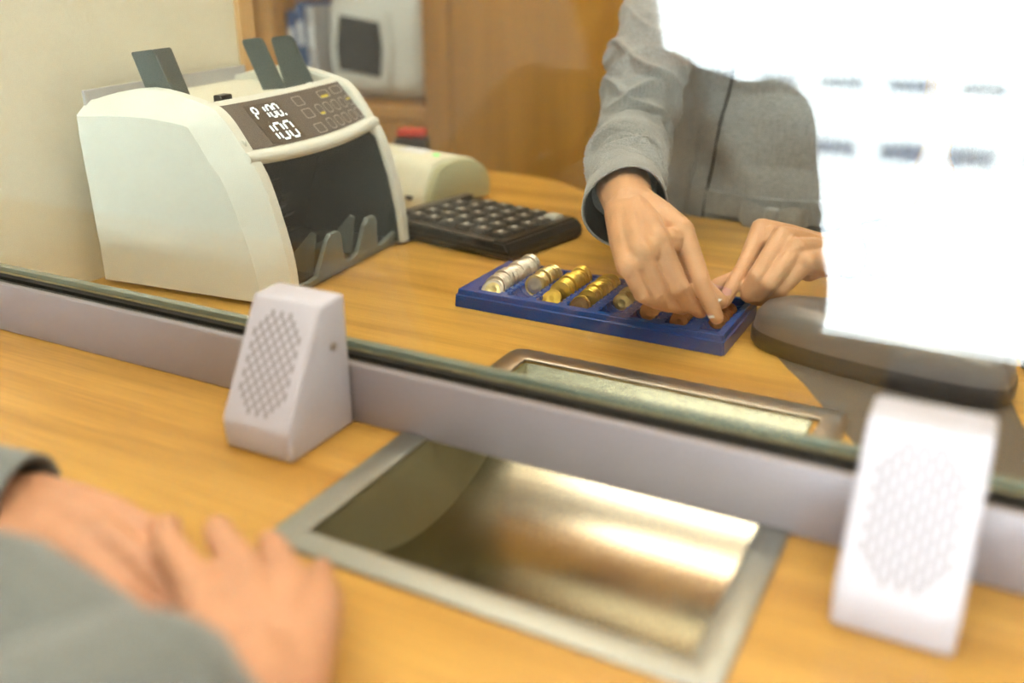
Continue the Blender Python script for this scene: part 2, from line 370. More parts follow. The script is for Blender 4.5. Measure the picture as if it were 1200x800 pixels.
# ------------------------------------------------------------------ banknote counting machine
MC = thing('banknote_counter', 'cream banknote counting machine with dark display beside the left wall', 'machine', (-.877, .147, 0), R(5))
W = .295
OUT = spline([(0, .004), (0, .10), (0, .190), (.012, .203), (.083, .2165), (.150, .205), (.175, .192), (.198, .160), (.214, .135), (.228, .09), (.2375, .045), (.240, .004)], 4)
INN = spline([(.001, .006), (.001, .10), (.001, .180), (.010, .187), (.080, .1905), (.140, .186), (.152, .178), (.170, .150), (.184, .130), (.200, .085), (.210, .045), (.216, .006)], 4)
def shell(side):
    s = 1 if side == 0 else -1; y0 = 0 if side == 0 else W
    mid = [((a[0]*.35+b_[0]*.65), (a[1]*.35+b_[1]*.65)) for a, b_ in zip(INN, OUT)]
    rings = [[(u, y0, z) for u, z in INN], [(u+(.0006), y0+s*.0012, z+.001) for u, z in INN], [(u, y0+s*.012, z) for u, z in mid], [(u, y0+s*.021, z) for u, z in OUT], [(u, y0+s*.034, z) for u, z in OUT], [(u*.985+.001, y0+s*.036, z*.985) for u, z in OUT]]
    return loft(rings)
for s in (0, 1): obj('side_shell', shell(s), 'cream', MC, True, 28)
# rear body / hopper
Y0, Y1 = .034, W-.034
body = [(.002, .004), (.002, .196), (.03, .198), (.10, .180), (.112, .160), (.10, .13), (.085, .06), (.085, .004)]
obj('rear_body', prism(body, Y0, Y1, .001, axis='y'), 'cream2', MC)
beam = [(.128, .168), (.134, .193), (.146, .199), (.156, .1985), (.188, .158), (.186, .150), (.150, .150)]
obj('front_beam', prism(beam, Y0-.002, Y1+.002, .0015, axis='y'), 'cream', MC, True, 40)
obj('hopper_ledge', prism([(.100, .176), (.106, .184), (.129, .186), (.129, .170), (.11, .165)], Y0, Y1, .0008, axis='y'), 'cream', MC)
b = box(.001, .004, .012, W-.012, .195, .212, .0008); obj('rear_stop_plate', b, 'devlight', MC)
# display panel, bowed outward along the width
pt = Vector((.1575, 0, .1995)); pb = Vector((.1935, 0, .1585)); dv = (pb-pt); nv = Vector((-dv.z, 0, dv.x)).normalized()
if nv.x < 0: nv = -nv
PY0, PY1 = .028, W-.030
def bow(s): return .010*(1-(2*s-1)**2)
def PP(s, t, h=0):
    y = PY0+(PY1-PY0)*s; p = pt+dv*t; p = Vector((p.x, y, p.z))
    return p+Vector((bow(s)*(.35+.65*t), 0, -bow(s)*(.1+.25*t)))+nv*h
def patch(s0, s1, t0, t1, h, th, n=16, bm=None):
    rings = []
    for k in range(n+1):
        s = s0+(s1-s0)*k/n
        rings.append([PP(s, t0, h), PP(s, t1, h), PP(s, t1, h-th), PP(s, t0, h-th)])
    return loft(rings, bm=bm)
obj('panel_backing', patch(0, 1, -.12, 1.12, .0004, .012, 24), 'cream', MC)
pan = obj('display_panel', patch(.012, .985, .0, 1, .0014, .002, 30), 'panel', MC)
obj('display_window', patch(.17, .40, .10, .96, .0018, .0008, 8), 'lcd', pan)
# seven-segment digits
SEG = {'0': 'abcdef', '1': 'bc', 'P': 'abefg'}
def seg_digit(ch, s, t, w, h, th, bm):
    sl = .18*w
    seg = {'a': (0, 0, 1, 0), 'd': (0, 1, 1, 1), 'g': (0, .5, 1, .5), 'f': (0, 0, 0, .5), 'e': (0, .5, 0, 1), 'b': (1, 0, 1, .5), 'c': (1, .5, 1, 1)}
    for c in SEG[ch]:
        x0, y0, x1, y1 = seg[c]
        if c in 'adg': a = (s+w*.14, s+w*.86); r = (t+h*y0-th*.38, t+h*y0+th*.38)
        else: a = (s+w*x0-th*.075, s+w*x0+th*.075); r = (t+h*y0+h*.07, t+h*y1-h*.07)
        bm = patch(a[0], a[1], r[0], r[1], .0024, .0007, 2, bm)
    return bm
d = None
for ch, s in (('P', .200), ('1', .250), ('0', .300), ('0', .345)): d = seg_digit(ch, s, .165, .030, .26, .040, d)
d = patch(.389, .396, .40, .44, .0024, .0007, 2, d)
obj('lit_digits', d, 'digit', pan)
d = None
for ch, s in (('1', .185), ('0', .256), ('0', .325)): d = seg_digit(ch, s, .56, .046, .345, .048, d)
obj('lit_digits', d, 'digit', pan)
def outline(s, t, ws, ht, rad, lw=.0045):
    """closed key outline; rounded bottom like the photo's keys"""
    pts = []
    for k in range(24):
        a = 2*math.pi*k/24; c, sn = math.cos(a), math.sin(a); e = rad
        x = math.copysign(abs(c)**e, c); y = math.copysign(abs(sn)**(e if sn < 0 else e*1.5), sn)
        pts.append((s+ws/2*x, t+ht/2*y))
    b_ = bmesh.new(); inn = []; outr = []
    for x, y in pts:
        k = .83; outr.append(b_.verts.new(PP(x, y, .0023))); inn.append(b_.verts.new(PP(s+(x-s)*k, t+(y-t)*k, .0023)))
    for i in range(24): b_.faces.new((outr[i], outr[(i+1) % 24], inn[(i+1) % 24], inn[i]))
    return b_
keys = [(.543, .215, .075, .22, .25), (.544, .51, .075, .22, .25), (.543, .86, .075, .22, .25), (.770, .20, .10, .19, .3), (.899, .18, .10, .19, .3)]
keys += [(s, .50, .055, .26, .55) for s in (.650, .723, .800, .875, .944)]+[(s, .835, .055, .26, .55) for s in (.650, .726, .799, .875, .943)]
for k_ in keys: obj('key', outline(*k_), 'keyline', pan)
for q4 in ((.738, .80, .225, .275), (.632, .668, .56, .61), (.926, .962, .44, .48)): obj('yellow_print', patch(*q4, .0025, .0008, 2), 'keyyel', pan)
# rounded lip bar under the panel
lip = []
for k in range(21):
    s = -.035+1.07*k/20; p = PP(min(max(s, 0), 1), 1.17, -.0005); p.y = PY0+(PY1-PY0)*s; lip.append(p)
obj('lip_bar', tube(lip, .0072, 14), 'cream', MC, True)
obj('lip_end_cap', box(.181, .196, .0255, .030, .142, .170, .002), 'cream', MC)
# note pocket
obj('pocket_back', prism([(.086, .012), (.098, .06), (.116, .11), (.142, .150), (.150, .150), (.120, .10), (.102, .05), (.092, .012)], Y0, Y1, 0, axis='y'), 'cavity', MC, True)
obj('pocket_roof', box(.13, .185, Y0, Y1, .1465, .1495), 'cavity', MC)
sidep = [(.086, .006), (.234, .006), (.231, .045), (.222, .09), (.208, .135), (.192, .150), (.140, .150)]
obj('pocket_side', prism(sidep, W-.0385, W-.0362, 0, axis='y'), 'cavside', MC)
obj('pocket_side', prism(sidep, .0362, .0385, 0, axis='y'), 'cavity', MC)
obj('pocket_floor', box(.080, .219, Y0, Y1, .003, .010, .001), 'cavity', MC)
# stacker plate with two prongs
q = lambda y: y-.0
pr = [(Y0+.012, .003), (Y1-.001, .003), (Y1-.001, .020), (.222, .010), (.214, .014), (.207, .046), (.200, .055), (.184, .055), (.178, .047), (.168, .016), (.158, .012), (.146, .012), (.138, .018), (.126, .052), (.120, .057), (.104, .057), (.098, .050), (.084, .012), (.070, .010), (Y0+.012, .012)]
sp_ = prism(pr, 0, .006, .0008, axis='x')
xform(sp_, Matrix.Translation((.221, 0, .0)) @ Matrix.Rotation(R(10), 4, 'Y'))
obj('stacker_plate', sp_, 'fin', MC, True, 30)
for yy in (.109, .190):
    obj('prong_rib', prism([(.150, .010), (.214, .010), (.222, .056), (.216, .058), (.190, .03)], yy-.014, yy-.011, .0006, axis='y'), 'fin', MC)
# paddle wheels
for yy in (.062, .118):
    b = cyl(.010, .022, 20, (.135, yy, .075), Matrix.Rotation(R(90), 4, 'X'))
    for k in range(12):
        a = 2*math.pi*k/12; path = []
        for j in range(7):
            rr_ = .009+j*.0052; aa = a+j*.16; path.append((.135+rr_*math.cos(aa), yy, .075+rr_*math.sin(aa)))
        ring = [[(p[0]-.0008, yy-.009, p[2]), (p[0]+.0008, yy-.009, p[2]), (p[0]+.0008, yy+.009, p[2]), (p[0]-.0008, yy+.009, p[2])] for p in path]
        b = loft(ring, bm=b)
    obj('paddle_wheel', b, 'black', MC)
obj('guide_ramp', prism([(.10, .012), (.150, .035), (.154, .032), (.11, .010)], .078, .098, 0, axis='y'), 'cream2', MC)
# banknote guides
def plate(P0, P1, P2, P3, th, rad=.004):
    """flat plate with the two corners P0, P1 rounded"""
    P0, P1, P2, P3 = map(Vector, (P0, P1, P2, P3)); n = (P1-P0).cross(P3-P0).normalized()*th
    def rnd(a, c, b_):
        p = c+(a-c).normalized()*rad; q = c+(b_-c).normalized()*rad
        return [p*(1-t)**2+c*2*t*(1-t)+q*t*t for t in (0, .25, .5, .75, 1)]
    out = rnd(P3, P0, P1)+rnd(P0, P1, P2)+[P2, P3]
    return loft([out, [p+n for p in out]])
Mi = MC.matrix_basis.inverted() if False else (Matrix.Translation((-.877, .147, 0)) @ Matrix.Rotation(R(5), 4, 'Z')).inverted()
def Lc(x, y, z): return Mi @ Vector((x, y, z))
g = plate(Lc(-.829, .19, .250), Lc(-.797, .19, .254), Lc(-.770, .19, .200), Lc(-.812, .19, .206), .0025, .003)
g = merge(g, plate(Lc(-.797, .19, .254), Lc(-.800, .218, .254), Lc(-.777, .218, .196), Lc(-.770, .19, .198), .0025, .003))
obj('banknote_guide', g, 'teal', MC, True, 30)
g = plate(Lc(-.816, .34, .252), Lc(-.786, .340, .256), Lc(-.757, .340, .200), Lc(-.790, .34, .196), .003, .006); obj('banknote_guide', g, 'teal', MC, True, 30)
g = plate(Lc(-.811, .385, .252), Lc(-.783, .39, .255), Lc(-.747, .39, .186), Lc(-.791, .385, .178), .003, .006)
obj('banknote_guide', g, 'teal', MC, True, 30)
s_ = Lc(-.735, .219, .200); obj('note_sensor', box(s_.x-.006, s_.x+.005, s_.y-.009, s_.y+.009, s_.z-.02, s_.z+.009, .0015), 'black', MC)
for yy in (.075, .085, .215): obj('hinge_nub', cyl(.003, .007, 10, (.148, yy, .2005), Matrix.Rotation(R(90), 4, 'X')), 'cream', MC, True)
for x in (.02, .20):
    for y in (.03, W-.03): obj('foot', cyl(.009, .004, 14, (x, y, .002)), 'black', MC)
tag(obj('power_cord', tube(spline([(-.79, .475, .0035), (-.72, .49, .0035), (-.68, .478, .0035), (-.664, .463, .0035), (-.667, .440, .0035), (-.70, .425, .0035)], 6), .003, 8), 'black', None, True), 'thin black cord on the counter at the right foot of the banknote counter', 'cord')

# ------------------------------------------------------------------ calculator
A_ = Vector((-.524, .419, 0)); B_ = Vector((-.491, .572, 0)); e1 = (B_-A_).normalized(); e2 = Vector((-e1.y, e1.x, 0))
cal = thing('calculator', 'black desktop calculator with dark keys in front of the ivory terminal', 'calculator', (A_.x, A_.y, .0005), math.atan2(e1.y, e1.x))
LX, LY = .157, .176
pts = [(0, .0), (LX, 0), (LX, LY), (0, LY)]
b = loft([[(x*1.0, y, 0) for x, y in ((.01, -.018), (LX-.004, -.018), (LX, LY), (0, LY))], [(x, y, .012) for x, y in ((.0, -.024), (LX+.003, -.018), (LX+.002, LY), (-.004, LY))], [(x, y, .024) for x, y in ((.004, -.012), (LX-.001, -.008), (LX-.002, LY), (0, LY))]])
bmesh.ops.bevel(b, geom=b.edges[:], offset=.003, segments=2, affect='EDGES')
obj('casing', b, 'calc', cal, True, 40)
obj('front_strip', box(.0002, .006, .004, LY-.004, .0232, .0246, .0005), 'key', cal)
for i in range(5):
    for j in range(6):
        x = .018+i*.0265; y = .004+j*.0285
        m = 'keyl' if (i == 4 and j == 0) else 'key'
        if i == 4 and j > 4: continue
        kk = loft([[(x, y, .0235), (x+.019, y, .0235), (x+.019, y+.020, .0235), (x, y+.020, .0235)], [(x+.001, y+.001, .028), (x+.018, y+.001, .028), (x+.018, y+.019, .028), (x+.001, y+.019, .028)], [(x+.003, y+.003, .0292), (x+.016, y+.003, .0292), (x+.016, y+.017, .0292), (x+.003, y+.017, .0292)]])
        ko = obj('key', kk, m, cal)
        if m == 'key': obj('key_print', box(x+.0065, x+.0125, y+.0075, y+.0125, .0291, .0294), 'kprint', ko)
obj('display_strip', box(.02, LX-.01, .168, .183, .0235, .030, .001), 'lcd', cal)

# ------------------------------------------------------------------ ivory terminal behind the calculator
pr_ = thing('payment_terminal', 'rounded ivory desktop printer with green light behind the calculator', 'printer', (-.776, .585, .0025), R(-12))
prof = spline([(0, .0), (0, .018), (.010, .042), (.024, .062), (.045, .069), (.085, .067), (.118, .055), (.135, .032), (.135, .0)], 5)
b = prism([(y, z) for y, z in prof], -.110, .050, .004, axis='x'); obj('housing', b, 'printer', pr_, True, 35)
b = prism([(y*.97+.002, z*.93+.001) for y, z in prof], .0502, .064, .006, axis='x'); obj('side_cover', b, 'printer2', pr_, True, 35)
obj('paper_label', box(-.05, .0, .050, .075, .0680, .0702), 'white', pr_)
obj('green_light', box(.022, .030, .052, .060, .0680, .0708, .0005), 'green', pr_)
obj('slot', box(.018, .030, -.0035, .004, .014, .019), 'black', pr_)
obj('base', box(-.090, .045, .004, .12, -.002, .006), 'cream2', pr_)
ds = thing('date_stamp', 'small black desk stamp with red top behind the banknote counter', 'stamp', (-.885, .79, 0.0005), .3)
obj('body', box(-.028, .028, -.018, .018, 0, .062, .006), 'black', ds, True); obj('grip', box(-.024, .024, -.014, .014, .0625, .076, .005), 'red', ds, True)

# ------------------------------------------------------------------ cabinet and things behind
CB = thing('cabinet', 'orange-brown wooden cabinet wall behind the counter with an open niche', 'cabinet', (0, 0, FLOOR))
zf = -FLOOR
def cpart(n, bm, m): return obj(n, xform(bm, Matrix.Translation((0, 0, zf))), m, CB)
D0 = 1.30
for x0, x1 in ((-1.108, -.36), (-.356, .40), (.404, 1.1)):
    cpart('door', box(x0, x1, D0-.015, D0+.005, FLOOR+.02, CEIL-.02, .002), 'cabinet')
cpart('side_panel', box(-1.180, -1.112, D0-.015, D0+.45, FLOOR+.02, CEIL-.02, .002), 'cabinet')
cpart('shelf', box(-2.3, -1.182, D0-.015, D0+.45, -.005, .024, .002), 'shelf')
cpart('drawer_front', box(-2.3, -1.182, D0-.013, D0+.003, FLOOR+.02, -.009, .002), 'cabinet')
cpart('back_panel', box(-2.3, -1.11, D0+.452, D0+.47, FLOOR+.02, CEIL-.02), 'cabinet')
cpart('side_panel', box(-1.640, -1.600, D0-.015, D0+.45, .026, CEIL-.02, .001), 'shelf')
cpart('side_panel', box(-2.33, -2.302, D0-.015, D0+.45, FLOOR+.02, CEIL-.02), 'cabinet')
cpart('plinth', box(-2.3, 1.1, D0+.01, D0+.44, FLOOR+.001, FLOOR+.019), 'cabinet')
dv_ = thing('microwave_oven', 'rounded cream tabletop device with black square screen in the niche', 'appliance', (-1.368, D0+.05, .0245), R(-4))
b = box(-.150, .150, 0, .26, 0, .245, .052, seg=5); obj('body', b, 'cream', dv_, True, 60)
b = prism([(-.110, .042), (.054, .030), (.070, .11), (.060, .200), (-.096, .214), (-.115, .12)], -.012, .004, .003, axis='y'); obj('window_frame', b, 'cream', dv_, True)
b = prism([(-.091, .066), (.036, .055), (.046, .12), (.041, .178), (-.079, .192), (-.094, .12)], -.016, -.011, .003, axis='y'); obj('screen', b, 'screen', dv_, True)
for i, (x, h, c) in enumerate(((-1.578, .20, 'bluef'), (-1.552, .22, 'bluef'), (-1.526, .21, 'devlight'))):
    f_ = box(-.0115, .0115, 0, .22, 0, h, .002)
    o = obj('binder', f_, c, None); o.location = (x, D0+.02+.004*i, .0245)
    tag(o, ['blue binder in the niche, nearest the wooden post', 'tall blue binder, middle of three in the niche', 'pale binder next to the cream device in the niche'][i], 'binder', 'binders in the niche')
    obj('spine_label', box(-.007, .007, -.0012, 0, h*.55, h*.8), 'white', o)

# ------------------------------------------------------------------ coin tray
CX0, CY0, CLX, CLY, CH = -.485, .2655, .2860, .1135, .0185
ct = thing('coin_tray', 'blue plastic coin sorting tray with eight stepped channels', 'tray', (CX0, CY0, .0004), R(-.6))
RAD = [.0129, .0117, .0122, .0112, .0100, .0107, .0095, .0084]
PIT = .0335
cxs = [.0175+PIT*(k+.5) for k in range(8)]
nx, ny = 300, 120
me = bpy.data.meshes.new('coin_channels')
xs = np.linspace(.003, CLX-.003, nx); ys = np.linspace(.003, CLY-.003, ny)
X, Y = np.meshgrid(xs, ys)
Z = np.full_like(X, CH)
for k in range(8):
    dx = np.abs(X-cxs[k]); r = RAD[k]+.0012
    step = ((Y-.010)/.0095) % 1.0
    hw = r*.90+.0030*np.floor(step*2)          # stepped sides
    ins = (dx < hw) & (Y > .010) & (Y < CLY-.006)
    prof_ = CH+.002-np.sqrt(np.maximum(r*r-np.minimum(dx, r*.97)**2, 0))*1.02
    rib = ((((Y-.014) % .0118) < .0016)) * .0020
    Z = np.where(ins, np.minimum(Z, np.maximum(prof_+rib, .0045)), Z)
vs = np.stack([X, Y, Z], -1).reshape(-1, 3)
idx = np.arange(nx*ny).reshape(ny, nx)
fs = np.stack([idx[:-1, :-1], idx[:-1, 1:], idx[1:, 1:], idx[1:, :-1]], -1).reshape(-1, 4)
me.from_pydata(vs.tolist(), [], fs.tolist()); me.materials.append(M['blue'])
link('coin_channels', me, ct)
def ringrect(z, o): return [(-o, -o, z), (CLX+o, -o, z), (CLX+o, CLY+o, z), (-o, CLY+o, z)]
b = loft([ringrect(0, -.001), ringrect(0, .0018), ringrect(.0125, .0010), ringrect(.0135, -.0004), ringrect(.0180, -.0012), ringrect(CH+.0002, -.0020), ringrect(CH+.0002, -.0034)], caps=False)
b.faces.new([v for v in b.verts if abs(v.co.z) < 1e-6][:4])
bmesh.ops.bevel(b, geom=[e for e in b.edges if abs(e.verts[0].co.z-e.verts[1].co.z) > .001], offset=.0015, segments=2, affect='EDGES')
obj('rim', b, 'blue', ct, True, 30)
b = None
for k in range(8):
    for j in range(7):
        for dxx in (0, .0016):
            if (j+k) % 3 == 0 and dxx: continue
            x = cxs[k]+PIT/2-.0022+dxx; y = .016+j*.0135
            if x > CLX-.004: continue
            b = box(x, x+.0004, y, y+.0020, CH, CH+.0002, bm=b)
o = obj('printed_marks', b, 'kprint', ct); o['kind'] = 'stuff'

def coin_mesh(nm, r, th, m_rim, m_face, ring=None):
    b_ = bmesh.new(); n = 40
    prof = [(0, th/2-.0003, 1), (r*.30, th/2-.0003, 1), (r*.36, th/2-.0001, 1), (r*.46, th/2-.0001, 1), (r*.52, th/2-.0003, 1), (r*.70, th/2-.0003, 2), (r*.86, th/2-.0003, 1), (r*.89, th/2, 0), (r*.955, th/2, 0), (r, th/2-.0005, 0)]
    full = prof+[(p[0], -p[1], p[2]) for p in reversed(prof)]
    rings = []
    for rr_, z, _ in full:
        if rr_ == 0: rings.append([b_.verts.new((0, 0, z))]); continue
        rings.append([b_.verts.new((rr_*math.cos(2*math.pi*k/n), rr_*math.sin(2*math.pi*k/n), z)) for k in range(n)])
    for i in range(len(rings)-1):
        a, c = rings[i], rings[i+1]; rad = full[i+1][0] if i < len(prof)-1 else full[i][0]
        for k in range(n):
            k2 = (k+1) % n
            if len(a) == 1: f = b_.faces.new((a[0], c[k2], c[k]))
            elif len(c) == 1: f = b_.faces.new((a[k], a[k2], c[0]))
            else: f = b_.faces.new((a[k], a[k2], c[k2], c[k]))
            f.material_index = 1 if rad < r*.75 else 0
    me_ = bpy.data.meshes.new(nm); bmesh.ops.recalc_face_normals(b_, faces=b_.faces[:]); b_.to_mesh(me_); b_.free()
    for p in me_.polygons: p.use_smooth = True
    me_.set_sharp_from_angle(angle=R(25))
    me_.materials.append(M[m_rim]); me_.materials.append(M[m_face]); return me_
CM = [coin_mesh('coin', RAD[0], .0022, 'scoin', 'ring'), coin_mesh('coin', RAD[1], .0023, 'ring', 'scoin'), coin_mesh('coin', RAD[2], .0023, 'gcoin', 'gcoin'),
      coin_mesh('coin', RAD[3], .0021, 'gcoin', 'gcoin'), coin_mesh('coin', RAD[4], .0019, 'ring', 'ring'), coin_mesh('coin', RAD[5], .0017, 'ccoin', 'ccoin'),
      coin_mesh('coin', RAD[6], .0017, 'ccoin', 'ccoin'), coin_mesh('coin', RAD[7], .0017, 'ccoin', 'ccoin')]
TH = [.0022, .0023, .0023, .0021, .0019, .0017, .0017, .0017]
KIND = ['silver-rimmed', 'two-tone', 'golden', 'golden', 'pale gold', 'copper', 'copper', 'copper']
NTH = ['first', 'second', 'third', 'fourth', 'fifth', 'sixth', 'seventh', 'eighth']
def put_coin(k, y, tilt, label, group, dz=0, dx=0, spin=0, m=None, rz=0):
    me_ = CM[k]
    if m:
        me_ = me_.copy(); me_.materials.clear(); me_.materials.append(M[m]); me_.materials.append(M[m])
    o = bpy.data.objects.new('coin', me_); COL.objects.link(o)
    a = R(-.6); lx = cxs[k]+dx; wx = CX0+lx*math.cos(a)-y*math.sin(a); wy = CY0+lx*math.sin(a)+y*math.cos(a)
    o.location = (wx, wy, .0056+RAD[k]+dz)
    o.rotation_euler = (Matrix.Rotation(R(rz), 4, 'Z') @ Matrix.Rotation(R(90-tilt), 4, 'X') @ Matrix.Rotation(spin, 4, 'Z')).to_euler()
    return tag(o, label, 'coin', group)
#      column: (y start, count, tilt)
stk = [(.0235, 29, 14), (.050, 15, 14), (.041, 19, 14), (.036, 22, 14), (.046, 12, 14), (.052, 9, 14), (.0235, 20, 16), (.036, 18, 14)]
for k, (y0, n, tl) in enumerate(stk):
    y = y0; wob = 0
    for i in range(n):
        lab = '%s coin in the row filling the %s channel from the left of the tray' % (KIND[k], NTH[k])
        j = random.uniform(-.0007, .0007); st5 = (.0016 if (i//5) % 2 else 0)+random.uniform(0, .0006)
        put_coin(k, y, tl+random.uniform(-1.5, 1.5), lab, '%s channel coins' % NTH[k], dz=max(0, st5)+.0004, dx=j, spin=random.uniform(0, 6))
        y += TH[k]/math.cos(R(tl))+random.choice((.0001, .0003, .0007))+(.0012 if i % 5 == 4 else 0)
        if y > CLY-.008: break
put_coin(0, .0165, 38, 'silver-rimmed coin leaning back at the front end of the leftmost row', 'leaning coins', dz=-.001, spin=1)
put_coin(2, .0225, 45, 'golden coin leaning alone in front of the third row from the left', 'leaning coins', dz=-.002, dx=-.002, rz=-14)
put_coin(3, .0150, 30, 'dark tarnished coin leaning in front of the fourth row from the left', 'leaning coins', dz=-.001, dx=-.001, m='dullcoin', rz=-8)
put_coin(3, .0190, 26, 'bright golden coin leaning just behind the dark tarnished coin', 'leaning coins', dz=-.0005, dx=-.001, rz=-6)
put_coin(5, .0340, 20, 'large copper coin standing alone at the front of the sixth channel', 'leaning coins', dz=.001, rz=-6)

# ------------------------------------------------------------------ things at the right behind the glass
dg = thing('desk_device', 'grey rounded device with black rim behind the glass, right of the coin tray', 'device', (0, 0, .0005))
outl = spline([(-.10, .347), (-.150, .346), (-.180, .336), (-.187, .316), (-.172, .290), (-.120, .268), (-.04, .253), (.025, .252), (.040, .275), (.036, .315), (.010, .338), (-.10, .347)], 5)[:-1]
cx_, cy_ = -.07, .30
def sc_(k, z): return [(cx_+(x-cx_)*k, cy_+(y-cy_)*k, z) for x, y in outl]
obj('rim', loft([sc_(.97, 0), sc_(1.0, .004), sc_(1.0, .014), sc_(.975, .018)]), 'black', dg, True, 40)
obj('shell', loft([sc_(.985, .0165), sc_(.965, .028), sc_(.90, .038), sc_(.78, .044), sc_(.55, .048), sc_(.2, .049)]), 'devgrey', dg, True, 40)
obj('slit', box(-.1535, -.1520, .312, .332, .034, .0400), 'black', dg)
pd_ = prism([(-.170, .330), (-.172, .312), (-.140, .262), (-.120, .235), (-.050, .122), (-.02, .085), (.03, .060), (.075, .075), (.09, .16), (.048, .232), (.040, .27), (.03, .33)], .0, .0004, 0)
tag(obj('desk_pad', pd_, 'pad'), 'dark grey-brown desk pad under the grey rounded device', 'pad')
dg.location.z = .001
kb = thing('keyboard', 'pale grey slab with dark underside at the right edge behind the glass', 'keyboard', (.19, .42, .0005), R(4))
b = loft([[(-.15, -.06, .002), (.2, -.06, .002), (.2, .07, .002), (-.15, .07, .002)], [(-.15, -.06, .010), (.2, -.06, .010), (.2, .07, .020), (-.15, .07, .020)]]); obj('base', b, 'black', kb)
obj('top_case', loft([[(-.152, -.062, .0102), (.202, -.062, .0102), (.202, .072, .0202), (-.152, .072, .0202)], [(-.146, -.054, .020), (.196, -.054, .020), (.196, .066, .034), (-.146, .066, .034)]]), 'devlight', kb)

# ------------------------------------------------------------------ people
def caps(bm, a, b_, ra, rb, seg=14):
    a, b_ = Vector(a), Vector(b_); d_ = b_-a; L_ = d_.length
    for p, r_ in ((a, ra), (b_, rb)):
        q_ = bmesh.new(); bmesh.ops.create_icosphere(q_, subdivisions=2, radius=r_); xform(q_, Matrix.Translation(p)); merge(bm, q_)
    if L_ > 1e-5:
        q_ = bmesh.new(); bmesh.ops.create_cone(q_, cap_ends=True, segments=seg, radius1=ra, radius2=rb, depth=L_)
        xform(q_, Matrix.Translation((a+b_)/2) @ d_.to_track_quat('Z', 'Y').to_matrix().to_4x4()); merge(bm, q_)
def chain(bm, pts, rs):
    for i in range(len(pts)-1): caps(bm, pts[i], pts[i+1], rs[i], rs[i+1])
def ell(bm, c, r, rot=(0, 0, 0)):
    q_ = bmesh.new(); bmesh.ops.create_icosphere(q_, subdivisions=3, radius=1)
    from mathutils import Euler
    xform(q_, Matrix.Translation(c) @ Euler([R(a) for a in rot]).to_matrix().to_4x4() @ Matrix.Diagonal((*r, 1))); merge(bm, q_)
def remesh(name, bm, vox, it, m, parent, disp=None):
    me_ = bpy.data.meshes.new('raw'); bm.to_mesh(me_); bm.free(); o = link(name, me_, None)
    md = o.modifiers.new('r', 'REMESH'); md.mode = 'VOXEL'; md.voxel_size = vox; md.use_smooth_shade = True
    s_ = o.modifiers.new('s', 'SMOOTH'); s_.factor = .5; s_.iterations = it
    dg_ = bpy.context.evaluated_depsgraph_get(); nm = bpy.data.meshes.new_from_object(o.evaluated_get(dg_)); o.modifiers.clear(); o.data = nm
    bpy.data.meshes.remove(me_); nm.name = name
    nm.materials.clear(); nm.materials.append(M[m])
    if disp:
        n_ = len(nm.vertices); co = np.empty(n_*3); no = np.empty(n_*3); nm.vertices.foreach_get('co', co); nm.vertex_normals.foreach_get('vector', no)
        co = co.reshape(-1, 3); no = no.reshape(-1, 3); co = co+no*disp(co)[:, None]; nm.vertices.foreach_set('co', co.ravel()); nm.update()
    for p in nm.polygons: p.use_smooth = True
    o.parent = parent; return o
def folds(arms, amp=.004):
    """cloth folds: diagonal ridges running round each limb polyline, stronger near the bends"""
    def f(co):
        d_ = np.zeros(len(co))
        for pts, r_ in arms:
            P_ = [np.array(p) for p in pts]; acc = 0
            best = np.full(len(co), 9.); S = np.zeros(len(co)); A = np.zeros(len(co))
            ax0 = (P_[-1]-P_[0])/np.linalg.norm(P_[-1]-P_[0]); e_ = np.cross(ax0, [0, 0, 1]); e_ /= np.linalg.norm(e_); g_ = np.cross(ax0, e_)
            for a, b_ in zip(P_, P_[1:]):
                ab = b_-a; L_ = np.linalg.norm(ab); t = np.clip(((co-a)@ab)/(L_*L_), 0, 1)
                rel = co-(a+t[:, None]*ab); dist = np.linalg.norm(rel, axis=1); m_ = dist < best
                best = np.where(m_, dist, best); S = np.where(m_, acc+t*L_, S); A = np.where(m_, np.arctan2(rel@g_, rel@e_), A); acc += L_
            s = S; ang = A
            ph = s*150+2.6*np.sin(ang+s*14)+1.5*np.sin(2*ang+s*23); ph2 = s*95-3.2*np.sin(ang+1.7+s*9)+1.2*np.sin(3*ang)
            w_ = np.exp(-((best-r_)/(r_*.5))**2)*np.clip(s/.03, 0, 1)*np.clip((acc-s)/.05, 0, 1)
            rid = np.maximum((1-np.abs(np.sin(ph*.5)))**1.6*(.6+.4*np.sin(ang*2+s*40)), .9*(1-np.abs(np.sin(ph2*.5)))**2)
            d_ += w_*amp*(rid*1.5-.5)*(.6+.4*np.sin(ang+s*31))
        return d_
    return f
def nail(parent, tip, dirv, nrm, w_=.0052, l_=.009, fr=True):
    """nail plate lying on the back of a fingertip"""
    dirv = Vector(dirv).normalized(); nrm = Vector(nrm).normalized(); sd = dirv.cross(nrm).normalized(); nrm = sd.cross(dirv)
    for part, a, c, mm in (('nail', -l_, .0, 'nail'), ('nail_tip', .0, .0026, 'nailtip')):
        rings = []
        for k in range(5):
            q_ = a+(c-a)*k/4; ww = w_*(1-.18*max(0, (q_/.0026))**2 if q_ > 0 else 1-.25*(q_/-l_)**4)
            rings.append([Vector(tip)+dirv*q_+sd*(ww*s)+nrm*(-.0032*s*s*(ww/w_)) for s in (-1, -.6, -.2, .2, .6, 1)]+[Vector(tip)+dirv*q_+sd*(ww*s)+nrm*(-.0032*s*s-.0009) for s in (1, .6, .2, -.2, -.6, -1)])
        o = obj(part, loft(rings), mm, parent, True, 60)
        if part == 'nail': keep = o
    return keep
